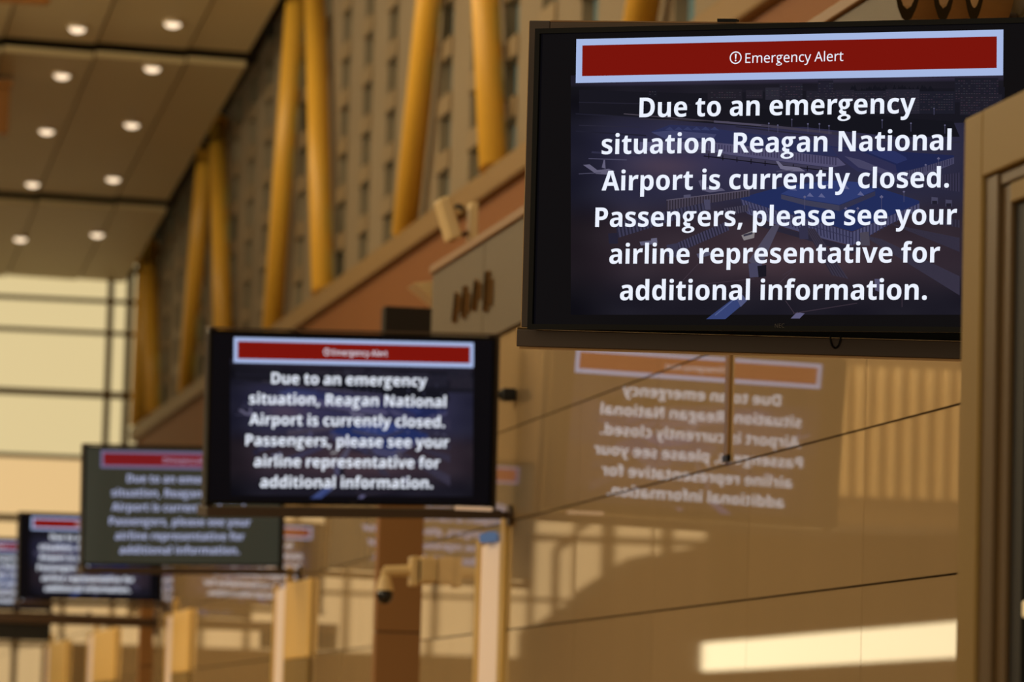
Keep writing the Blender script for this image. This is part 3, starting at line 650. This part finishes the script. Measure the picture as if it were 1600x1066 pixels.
    # far left fields and runway strips
    for (p, q, wd, c) in [((905, 160), (1080, 164), 1.5, (38, 36, 50)), ((900, 178), (1010, 184), 1.5, (36, 35, 50)), ((975, 178), (1120, 190), 1.6, (84, 76, 88)), ((1000, 186), (1140, 190), 1.0, (70, 62, 70)),
                          ((900, 205), (1010, 212), 2, (34, 33, 50)), ((920, 248), (980, 250), 1.6, (86, 84, 112)), ((925, 238), (1000, 243), 3, (54, 53, 80)), ((905, 196), (1000, 199), 1.2, (46, 44, 62))]:
        line(p, q, wd, c)
    # roads and bridge
    line((1116, 190), (1190, 196), 3.2, (92, 86, 108)); line((1190, 196), (1300, 208), 4.0, (74, 68, 86)); line((1300, 208), (1440, 226), 4.6, (60, 56, 74)); line((1150, 198), (1290, 214), 2, (44, 42, 58))
    line((1440, 226), (1500, 222), 2.0, (48, 46, 62))
    # long concourse: roof, glass front, apron edge
    poly([(1018, 206), (1048, 195), (1100, 198), (1130, 203), (1200, 212), (1300, 228), (1330, 246), (1300, 244), (1200, 236), (1120, 222), (1040, 218)], (47, 52, 96))
    poly([(1018, 207), (1050, 204), (1120, 210), (1116, 216), (1040, 217)], (74, 78, 122))
    for i in range(6):
        x = 1040 + i * 14; poly([(x, 203), (x + 7, 198), (x + 14, 204)], (60, 68, 116))
    poly([(1000, 222), (1100, 222), (1140, 225), (1310, 247), (1322, 258), (1300, 262), (1140, 242), (1100, 234), (1000, 236)], (96, 92, 130))
    quadstripes((1100, 223), (1310, 247), (1310, 259), (1100, 233), 46, (66, 62, 96), 0.4)
    poly([(985, 236), (1100, 234), (1140, 243), (1300, 263), (1310, 270), (1290, 268), (1140, 249), (1100, 240), (990, 242)], (70, 66, 92))
    line((1100, 244), (1300, 268), 1.6, (20, 18, 28))
    for i in range(9): line((1108 + i * 22, 240 + i * 2.8), (1108 + i * 22, 248 + i * 2.8), 1.5, (18, 16, 24))
    # right block and pavilion roofs
    poly([(1298, 229), (1345, 232), (1420, 238), (1491, 243), (1491, 250), (1440, 262), (1400, 274), (1380, 272), (1350, 258), (1320, 244)], (34, 42, 90))
    poly([(1352, 236), (1398, 236), (1416, 246), (1418, 250), (1402, 256), (1376, 246)], (46, 56, 112))
    poly([(1300, 230), (1344, 236), (1400, 258), (1402, 270), (1380, 276), (1340, 268), (1310, 246)], (52, 52, 92))
    poly([(1320, 244), (1345, 250), (1395, 270), (1395, 276), (1342, 262)], (82, 80, 116))
    poly([(1395, 272), (1440, 262), (1491, 246), (1491, 256), (1442, 276), (1400, 284)], (84, 82, 116)); quadstripes((1400, 272), (1491, 247), (1491, 256), (1400, 282), 24, (50, 50, 82), 0.4)
    poly([(1157, 310), (1180, 303), (1235, 288), (1290, 283), (1365, 291), (1437, 314), (1437, 318), (1332, 362), (1290, 350), (1215, 329), (1160, 316)], (36, 50, 106))
    poly([(1221, 303), (1245, 290), (1300, 282), (1345, 285), (1368, 298), (1312, 320), (1260, 312)], (52, 68, 132))
    poly([(1221, 304), (1260, 313), (1312, 321), (1312, 330), (1258, 321), (1221, 311)], (72, 72, 98)); poly([(1312, 321), (1368, 299), (1368, 306), (1312, 330)], (58, 58, 86))
    for (x, y_) in [(1240, 294), (1266, 304), (1284, 305), (1296, 288), (1322, 292), (1345, 302)]: poly([(x - 5, y_ + 3), (x, y_ - 3), (x + 6, y_ + 4)], (110, 116, 168))
    poly([(1157, 311), (1215, 330), (1290, 351), (1332, 363), (1332, 384), (1290, 374), (1215, 352), (1168, 334)], (86, 86, 124)); quadstripes((1157, 311), (1332, 363), (1332, 384), (1164, 332), 34, (48, 48, 80), 0.35)
    line((1160, 322), (1332, 372), 1.2, (56, 56, 88))
    poly([(1332, 363), (1437, 318), (1437, 328), (1380, 356), (1332, 384)], (92, 92, 130)); quadstripes((1332, 363), (1437, 318), (1437, 328), (1332, 384), 20, (50, 50, 82), 0.35)
    poly([(1180, 345), (1215, 354), (1332, 386), (1345, 380), (1345, 388), (1332, 396), (1250, 372), (1180, 352)], (46, 42, 60))
    # jet bridges with ribbed sides
    def bridge(a, b, c, d, n, col=(70, 68, 96), rib=(44, 42, 62)):
        poly([a, b, c, d], col); quadstripes(a, b, c, d, n, rib, 0.45)
    bridge((1042, 313), (1172, 297), (1172, 307), (1042, 329), 30, (84, 76, 94), (50, 44, 56)); line((1042, 313), (1172, 297), 1.5, (104, 96, 116))
    bridge((962, 348), (1105, 316), (1107, 328), (966, 372), 26); poly([(951, 365), (966, 364), (966, 381), (952, 381)], (40, 38, 58))
    bridge((1058, 380), (1136, 346), (1140, 360), (1062, 394), 18, (76, 72, 102)); poly([(1042, 383), (1060, 380), (1062, 402), (1044, 402)], (64, 62, 88))
    bridge((1130, 326), (1170, 320), (1170, 330), (1134, 338), 10, (84, 78, 98)); poly([(1100, 312), (1110, 312), (1111, 328), (1102, 328)], (84, 82, 112))
    poly([(1170, 408), (1208, 352), (1219, 352), (1192, 412), (1180, 416)], (90, 86, 108)); poly([(1170, 412), (1190, 410), (1196, 432), (1172, 434)], (82, 80, 110)); poly([(1184, 416), (1198, 414), (1198, 432), (1186, 434)], (26, 24, 34))
    bridge((1258, 356), (1274, 358), (1326, 436), (1300, 430), 5, (66, 60, 78), (52, 46, 62)); poly([(1249, 356), (1262, 352), (1264, 374), (1250, 374)], (58, 56, 84))
    bridge((1345, 366), (1378, 374), (1500, 432), (1500, 462), 30, (72, 66, 86), (46, 42, 58)); poly([(1344, 364), (1358, 362), (1360, 384), (1346, 384)], (86, 80, 96))
    bridge((1392, 350), (1412, 354), (1500, 372), (1500, 394), 22, (68, 62, 82), (44, 40, 56)); bridge((1440, 336), (1500, 344), (1500, 356), (1440, 346), 12, (60, 56, 76), (44, 40, 56))
    bridge((1440, 278), (1500, 270), (1500, 300), (1440, 292), 14, (62, 58, 84), (42, 40, 60))
    # trucks, vans, aircraft
    poly([(1159, 368), (1176, 361), (1180, 364), (1179, 372), (1163, 376)], (160, 154, 156)); poly([(1162, 367), (1176, 363), (1177, 366), (1163, 370)], (60, 58, 74))
    poly([(1000, 378), (1018, 376), (1020, 382), (1002, 384)], (112, 110, 140)); poly([(1018, 373), (1027, 372), (1028, 380), (1018, 381)], (124, 122, 150))
    poly([(1089, 397), (1108, 393), (1114, 398), (1092, 404)], (100, 98, 126)); poly([(1069, 305), (1080, 304), (1080, 309), (1069, 309)], (96, 94, 122))
    for (x, y_) in [(1456, 308), (1478, 312)]: poly([(x, y_), (x + 10, y_ + 1), (x + 10, y_ + 11), (x, y_ + 11)], (82, 80, 108)); poly([(x + 1, y_ + 6), (x + 9, y_ + 6), (x + 9, y_ + 11), (x + 1, y_ + 11)], (34, 32, 46))
    poly([(912, 258), (922, 257), (934, 266), (952, 264), (962, 268), (948, 273), (932, 272)], (118, 114, 142)); poly([(941, 262), (944, 250), (946, 250), (947, 264)], (120, 116, 146)); line((905, 272), (940, 270), 1.2, (90, 88, 114))
    poly([(1092, 283), (1097, 281), (1101, 292), (1128, 294), (1134, 298), (1110, 301), (1098, 298)], (110, 106, 136))
    poly([(1213, 252), (1217, 252), (1224, 259), (1250, 262), (1259, 268), (1238, 268), (1220, 264)], (132, 128, 158)); line((1214, 268), (1240, 266), 1.2, (100, 96, 122))
    poly([(1104, 499), (1150, 464), (1160, 462), (1166, 472), (1134, 499)], (62, 78, 138)); poly([(1150, 464), (1161, 461), (1168, 470), (1158, 480)], (96, 104, 150)); line((1118, 493), (1148, 468), 1.4, (100, 116, 172))
    poly([(1236, 498), (1246, 488), (1258, 490), (1250, 498)], (112, 110, 150)); poly([(1367, 436), (1376, 436), (1374, 456), (1368, 454)], (100, 98, 130))
    # lamp posts and points of light
    for (x, y_, s) in [(1378, 308, 3), (1322, 326, 2.4), (1341, 326, 2.4), (1258, 308, 2.4), (1413, 300, 2), (1447, 258, 2), (1467, 248, 2.4), (1202, 193, 1.6), (1263, 194, 1.6), (1281, 194, 1.6), (1296, 197, 1.6), (1379, 188, 1.6), (1424, 193, 1.6), (1477, 196, 1.6), (1238, 187, 1.4), (1216, 196, 1.5), (1460, 170, 1.2)]:
        poly([(x - s, y_), (x, y_ - s), (x + s, y_), (x, y_ + s)], (120, 118, 156)); line((x, y_), (x, y_ + s * 8), 0.8, (92, 90, 124))
    for (p, q) in [((1068, 438), (1092, 412)), ((1100, 444), (1180, 436)), ((1224, 430), (1240, 420)), ((1216, 445), (1242, 420)), ((1228, 470), (1242, 490)), ((1240, 490), (1340, 474)), ((1410, 450), (1410, 480))]: line(p, q, 1.0, (74, 60, 72))
    me = bpy.data.meshes.new('picture'); me.from_pydata(vs, [], fs); me.materials.append(MT['vcol'])
    ca = me.color_attributes.new('Col', 'FLOAT_COLOR', 'POINT')
    ca.data.foreach_set('color', [v for c in cols for v in (*c, 1.0)])
    o = bpy.data.objects.new('picture', me); COL.objects.link(o); o.parent = parent
    return o

def bevelled_frame(w_, h_, t, d, y0):
    """rectangular ring, outside w_ x h_, bar width t, from y0 to y0+d"""
    mb = MB(); a, b = w_ / 2, h_ / 2
    mb.box((-a, y0, -b), (-a + t, y0 + d, b)).box((a - t, y0, -b), (a, y0 + d, b)).box((-a + t, y0, b - t), (a - t, y0 + d, b)).box((-a + t, y0, -b), (a - t, y0 + d, -b + t))
    return mb

def make_display(root):
    bevelled_frame(W, H, 0.012, 0.02, -0.010).build('bezel', MT['black'], root)
    MB().box((-W / 2 + 0.004, 0.010, -H / 2 + 0.004), (W / 2 - 0.004, 0.060, H / 2 - 0.004)).build('back_shell', MT['black'], root, bevel=0.004)
    sc = MB().box((-W / 2 + 0.012, 0, -H / 2 + 0.012), (W / 2 - 0.012, 0.008, H / 2 - 0.012)).build('screen', MT['screen'], root)
    airport_picture(sc)
    L = lambda *p: [loc(*q) for q in p]
    flatpoly('banner_border', L((901.5, 61.5), (1568.5, 46.5), (1568, 118), (900.5, 130)), MT['border'], sc, -0.0035)
    flatpoly('alert_banner', L((911, 71.3), (1558.3, 57.3), (1558, 106.5), (910.5, 119.3)), MT['red'], sc, -0.0040)
    (cx, cz) = loc(1150.5, 90.5); k = (loc(1160, 90.5)[0] - cx) / 9.5
    kk = 9.3 * k
    ic = [ell(cx, cz, kk, kk * 1.0, 36), ell(cx, cz, kk * 0.82, kk * 0.82, 36)]
    tr = tessellate_polygon([[Vector((p[0], p[1], 0)) for p in c] for c in ic]); al = ic[0] + ic[1]
    mb = MB().add([(p[0], -0.0045, p[1]) for p in al], tr)
    e = [(cx - kk * .15, cz + kk * .58), (cx + kk * .15, cz + kk * .58), (cx + kk * .09, cz - kk * .18), (cx - kk * .09, cz - kk * .18)]
    mb.add([(p[0], -0.0045, p[1]) for p in e], [(0, 1, 2, 3)])
    dt = ell(cx, cz - kk * .45, kk * .14, kk * .14, 14); mb.add([(p[0], -0.0045, p[1]) for p in dt], [tuple(range(14))])
    mb.build('alert_icon', MT['white'], sc)
    (a, b), (c, d) = loc(1165.5, 98.8), loc(1318.5, 95.6); text_mesh('alert_word', 'Emergency Alert', GR, MT['white'], sc, a, b, c, d, -0.0045)
    for s, (xa, ya_), (xb, yb_) in (("Due to an emergency", (1000, 183.6), (1431, 177.2)), ("situation, Reagan National", (941, 241.3), (1487.2, 234.8)),
                                    ("Airport is currently closed.", (941, 298), (1483.5, 293.2)), ("Passengers, please see your", (931, 355), (1496, 351)),
                                    ("airline representative for", (953, 412.4), (1469.5, 410.4)), ("additional information.", (969.6, 469.3), (1449, 468.6))):
        (a, b), (c, d) = loc(xa, ya_), loc(xb, yb_)
        text_mesh('message_word', s, GB, MT['white'], sc, a, b, c, d, -0.0045)
    (a, b), (c, d) = loc(1213, 512.5), loc(1228, 512.3)
    text_mesh('maker_mark', 'NEC', GR, MT['mark'], root, a, b, c, d, -0.0106)
    return sc

def hbox(root, name, m, a, b, bevel=0.0): return MB().box(a, b).build(name, m, root, bevel=bevel)

# nearest monitor: display turned a little inside its bronze housing
mon1 = empty('monitor', P1, R1)
make_display(mon1)
HP = EYE + 0.968 * (np.array([2.417, 9.533, 2.953]) - EYE); HR = rot(-0.430, 0.100, 0.024)
hs = empty('housing_anchor', HP, HR)
bpy.context.view_layer.update()
Mrel = Matrix(mon1.matrix_world).inverted() @ Matrix(hs.matrix_world)
HW, HH = 1.245 * 0.968 / 2, 0.79 * 0.968 / 2
def h1(name, m, a, b, bevel=0.0):
    o = MB().box(a, b).build(name, m, mon1, bevel=bevel); o.matrix_parent_inverse = Matrix.Identity(4); o.matrix_local = Mrel; return o
h1('side_bar', MT['housing'], (-HW + 0.0085, 0.0, -HH + 0.045), (-HW + 0.058, 0.09, HH), 0.002)
h1('edge_highlight', MT['housing_lit_edge'], (-HW + 0.0066, 0.004, -HH + 0.045), (-HW + 0.0082, 0.04, HH - 0.002))  # highlight along the bar's edge, built as a thin paler strip
h1('tray', MT['housing'], (-HW + 0.017, -0.075, -HH), (HW, 0.085, -HH + 0.040), 0.002)
h1('tray_end', MT['housing_lit_edge'], (-HW + 0.0140, -0.07, -HH + 0.001), (-HW + 0.0168, 0.08, -HH + 0.044))
h1('tray_underside', MT['housing_lit_edge'], (-HW + 0.020, -0.06, -HH - 0.006), (HW, 0.075, -HH - 0.0005))
h1('top_bar', MT['brown'], (-HW + 0.0585, 0.0, HH - 0.030), (HW, 0.09, HH - 0.003), 0.002)
h1('top_edge', MT['cap'], (-HW + 0.0585, 0.0, HH - 0.0025), (HW, 0.09, HH + 0.001))
h1('side_bar', MT['housing'], (HW - 0.04, 0.0, -HH + 0.041), (HW, 0.09, HH - 0.031), 0.002)
for px in (-0.15, -0.115, 0.25, 0.262):
    h1('mount_rail', MT['cap'] if px < 0 else MT['housing'], (px, 0.06, -HH + 0.0405), (px + 0.012, 0.085, HH - 0.031))
h1('back_plate', MT['black'], (-HW + 0.0605, 0.030, -HH + 0.0405), (HW - 0.045, 0.058, HH - 0.05))
cb = MB(); prev = None
for i in range(13):
    t = math.pi * i / 12; p = (0.165 + 0.012 * math.cos(t), -0.079, -HH + 0.045 - 0.028 * math.sin(t))
    if prev: cb.tube(prev, p, 0.0022, n=8)
    prev = p
o = cb.build('cable', MT['black'], mon1); o.matrix_local = Mrel
h1('clip', MT['black'], (-0.145, -0.004, HH + 0.0012), (-0.10, 0.03, HH + 0.008))
bpy.data.objects.remove(hs)
# arm to the wall, in the monitor's own space
def arm(root, y_off, zc_, x0=0.1):
    """flat arm running straight from the housing to the wall"""
    mi = root.matrix_world.inverted()
    a = root.matrix_world @ Vector((x0, y_off, zc_)); b = Vector((XW - 0.003, a.y + 0.02, a.z))
    if b.x - a.x < 0.02: return
    MB().tube(mi @ a, mi @ b, 0.020, n=4).build('wall_arm', MT['brown'], root)
    MB().tube(mi @ (b + Vector((-0.012, 0, 0))), mi @ b, 0.045, n=20).build('wall_flange', MT['brown'], root)
bpy.context.view_layer.update()
arm(mon1, 0.26, -0.05, 0.3)
tag(mon1, 'large sharp wall monitor in bronze housing showing a red alert banner, nearest of the row', 'monitor', 'emergency alert monitors along the wall')

# monitors further down the hall: copies of the display with their own housings
POS = [(1.0, (2.482, 16.70, 2.925), 0.150, 0.090, -0.036, 'second monitor in the row, blurred, hung left of the big sharp one'),
       (0.945, (2.640, 24.45, 2.980), 0.170, 0.053, -0.033, 'third monitor with a washed grey green screen, partly behind the second'),
       (0.885, (2.950, 34.30, 3.085), 0.200, 0.013, -0.018, 'fourth monitor, small and very blurred, partly behind the third'),
       (0.9, (2.55, 41.0, 3.18), 0.150, 0.013, -0.018, 'fifth and farthest monitor, cut by the left edge of the picture')]
disp_parts = [c for c in mon1.children if c.name.split('.')[0] in ('bezel', 'back_shell', 'screen', 'maker_mark')]
for i, (kf, pos, yaw, tilt, roll, lab) in enumerate(POS):
    pos = EYE + kf * (np.array(pos) - EYE)
    r = empty('monitor', pos, rot(yaw, tilt, roll)); r.scale = (kf, kf, kf); bpy.context.view_layer.update()
    for c in disp_parts:
        n = copy_tree(c, r); n.matrix_parent_inverse = Matrix.Identity(4)
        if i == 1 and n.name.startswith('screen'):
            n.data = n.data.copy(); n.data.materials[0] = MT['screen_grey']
            for s_ in list(n.children):
                if s_.name.startswith('picture'): bpy.data.objects.remove(s_); continue
                s_.data = s_.data.copy(); k_ = s_.name.split('.')[0]
                s_.data.materials[0] = MT['border_dim'] if k_ == 'banner_border' else MT['red_dim'] if k_ == 'alert_banner' else MT['white_dim']
    a, b = W / 2, H / 2
    hbox(r, 'tray', MT['housing'], (-a - 0.004, -0.04, -b - 0.050), (a + 0.030, 0.115, -b - 0.012), 0.002)
    hbox(r, 'top_bar', MT['brown'], (-a + 0.012, 0.03, b + 0.004), (a + 0.03, 0.11, b + 0.014), 0.002)
    hbox(r, 'side_bar', MT['housing'], (a + 0.004, 0.03, -b - 0.0118), (a + 0.03, 0.11, b + 0.0038), 0.002)
    hbox(r, 'side_bar', MT['housing'], (-a + 0.012, 0.065, -b - 0.0118), (-a + 0.05, 0.11, b + 0.0038), 0.002)
    hbox(r, 'back_plate', MT['black'], (-a + 0.05, 0.064, -b + 0.02), (a - 0.04, 0.09, b - 0.02))
    arm(r, 0.13, -0.38, 0.4)
    tag(r, lab, 'monitor', 'emergency alert monitors along the wall')
# bright reflections on the tray ends, built as pale glowing slabs
for (px, py, Y, wd, lab) in ((740, 795, 16.55, 0.075, 'glint on the right end of the second monitor tray, built as a slab'), (446, 890, 24.2, 0.11, 'glint on the right end of the third monitor tray, built as a slab')):
    p = at(px, py, Y=Y); o = MB().box((-wd, -0.02, -0.007), (wd, 0.02, 0.007)).build('tray_glint', MT['pink'], None, bevel=0.002, loc=p); tag(o, lab, 'tray_glint')

# ---------------------------------------------------------------- cameras
p = at(712, 345, X=XW + 0.04); c = empty('security_camera', p)
s = 18.6 / F_PX
hd = MB().box((-0.028, -0.10, -0.10), (0.028, 0.10, 0.10)).build('housing', MT['camw'], c, bevel=0.012)
hd.scale = (1, 0.9, 1.0); hd.location = (-13 * s, 0, 1 * s); hd.rotation_euler = (0, math.radians(-18), 0)
MB().tube((-0.014, -0.03, 0.03), (0.03, 0.0, 0.05), 0.018, n=12).build('joint', MT['camw'], c)
MB().ball((0.012, 0, 0.05), 0.03).build('ball_joint', MT['housing'], c, smooth=True)
MB().tube((0.005, 0.0, -0.07), (0.075, 0.02, -0.05), 0.012, n=10).build('arm', MT['brown'], c)
MB().box((0.060, -0.05, -0.095), (0.098, 0.05, 0.085)).build('mount_plate', MT['camw'], c, bevel=0.006)
MB().box((0.070, -0.03, 3.841 - p[2]), (0.090, 0.03, -0.0955)).build('post', MT['brown'], c)
tag(c, 'cream bullet security camera tilted down on top of the perforated fascia', 'camera')

p = at(601, 931, Y=18.8); c = empty('security_camera', p); s = 19.2 / F_PX; fx = XW - p[0]
MB().ball((0, 0, 0), 13 * s).build('dome', MT['camb'], c, smooth=True)
MB().tube((0, 0, 8 * s), (0, 0, 24 * s), 14 * s, 10 * s, n=24).build('cap', MT['camw'], c)
MB().ball((0, 0, 25 * s), 10 * s, sc=(1, 1, .6)).build('shoulder', MT['camw'], c, smooth=True)
MB().tube((-2 * s, 0, 38 * s), (40 * s, 0, 40 * s), 8 * s, 9 * s, n=20).build('arm', MT['camw'], c)
MB().tube((0, 0, 24 * s), (0, 0, 40 * s), 7 * s, n=16).build('neck', MT['camw'], c)
MB().box((38 * s, -0.05, 16 * s), (50 * s, 0.05, 62 * s)).build('arm_flange', MT['camw'], c, bevel=0.006)
MB().box((52 * s, -0.07, 20 * s), (74 * s, 0.07, 62 * s)).build('mount_box', MT['camw'], c, bevel=0.008)
MB().box((52 * s, -0.075, 24 * s), (fx - 0.001, 0.075, 58 * s)).build('back_box', MT['camw'], c, bevel=0.004)
tag(c, 'dome security camera hanging from a cream arm in front of the brown pier', 'camera')
# pale wedge lamp left of the fascia
p = at(662, 458, Y=19.25); o = empty('wedge_lamp', p)
MB().prism([(-0.062, 0.035), (0.06, 0.05), (0.06, -0.06)], 'Y', -0.10, 0.12).build('body', MT['camw'], o, bevel=0.004)
MB().box((0.0605, -0.245, -0.05), (0.145, 0.05, 0.03)).build('bracket', MT['cap'], o)
tag(o, 'pale wedge shaped fitting at the far end of the perforated fascia', 'lamp')

# ---------------------------------------------------------------- raised letters on the fascia, seen edge on
def letter(name, strokes, y, z, wd, hh, dp, label, group):
    """strokes: outlines in a unit box, mirrored along Y so that they read from the hall"""
    r = empty(name, (XW - 0.022, y, z)); 
    for sx in strokes:
        pts = [(-(p[0] - 0.5) * wd, (p[1] - 0.5) * hh) for p in sx]
        mb = MB(); n = len(pts)
        vs = [(-dp, a, b) for a, b in pts] + [(-0.001, a, b) for a, b in pts]
        mb.add(vs, [tuple(range(n))], 0); mb.add(vs, [(i, i + n, (i + 1) % n + n, (i + 1) % n) for i in range(n)], 1)
        mb.build('stroke', [MT['chan_face'], MT['chan_side']], r)
    tag(r, label, 'sign letter', group)
V_ = [[(0, .1), (.30, 0), (.75, .9), (.45, 1)], [(.72, .35), (.95, .3), (1, .8), (.80, .85)]]
A_ = [[(.1, 0), (.42, 0), (.62, 1), (.30, 1)], [(.72, .1), (.92, .1), (.98, .75), (.80, .8)]]
for i, (px, py, sh, wd, lab) in enumerate(((716, 480, V_, .14, 'first small raised letter from the left on the perforated fascia'), (730, 472, A_, .15, 'second small raised letter from the left on the perforated fascia'),
                                      (747, 461, V_, .16, 'third small raised letter from the left on the perforated fascia'), (765, 455, A_, .18, 'last small raised letter, beside the big monitor housing'))):
    p = at(px, py, X=XW - 0.02); letter('sign_letter', sh, p[1], p[2], wd, 0.14 if i < 3 else 0.17, 0.016, lab, 'small raised letters on the fascia')
def arc_outline(cx, cy, rx, ry, t, a0, a1, n=22):
    A = [math.radians(a0 + (a1 - a0) * i / n) for i in range(n + 1)]
    return [(cx + rx * math.cos(a), cy + ry * math.sin(a)) for a in A] + [(cx + (rx - t) * math.cos(a), cy + (ry - t) * math.sin(a)) for a in reversed(A)]
def big_letter(y, z, rx, rz, t, a0, a1, label):
    r = empty('sign_letter', (XW - 0.022, y, z))
    pts = arc_outline(0, 0, rx, rz, t, a0, a1); n = len(pts)
    vs = [(-0.11, a, b) for a, b in pts] + [(-0.03, a, b) for a, b in pts]
    tri = tessellate_polygon([[Vector((a, b, 0)) for a, b in pts]])
    mb = MB(); mb.add(vs, tri, 0); mb.add(vs, [tuple(i + n for i in t_) for t_ in tri], 0); mb.add(vs, [(i, i + n, (i + 1) % n + n, (i + 1) % n) for i in range(n)], 1)
    mb.build('channel', [MT['chan_face'], MT['chan_side']], r)
    MB().tube((-0.03, 0, -rz + t / 2), (-0.001, 0, -rz + t / 2), 0.01, n=10).build('standoff', MT['brown'], r)
    tag(r, label, 'sign letter', 'large raised letters above the big monitor')
for px, rx, rz, a0, lab in ((1432, 0.17, 0.24, 0, 'large round bronze sign letter, leftmost above the big monitor'), (1488, 0.14, 0.235, 0, 'large round bronze sign letter, middle one above the big monitor'), (1536, 0.12, 0.24, 180, 'large curved bronze sign letter, rightmost above the big monitor')):
    p = at(px, 34, X=XW - 0.11); big_letter(p[1], p[2] + rz, rx, rz, 0.035, a0, 359, lab)
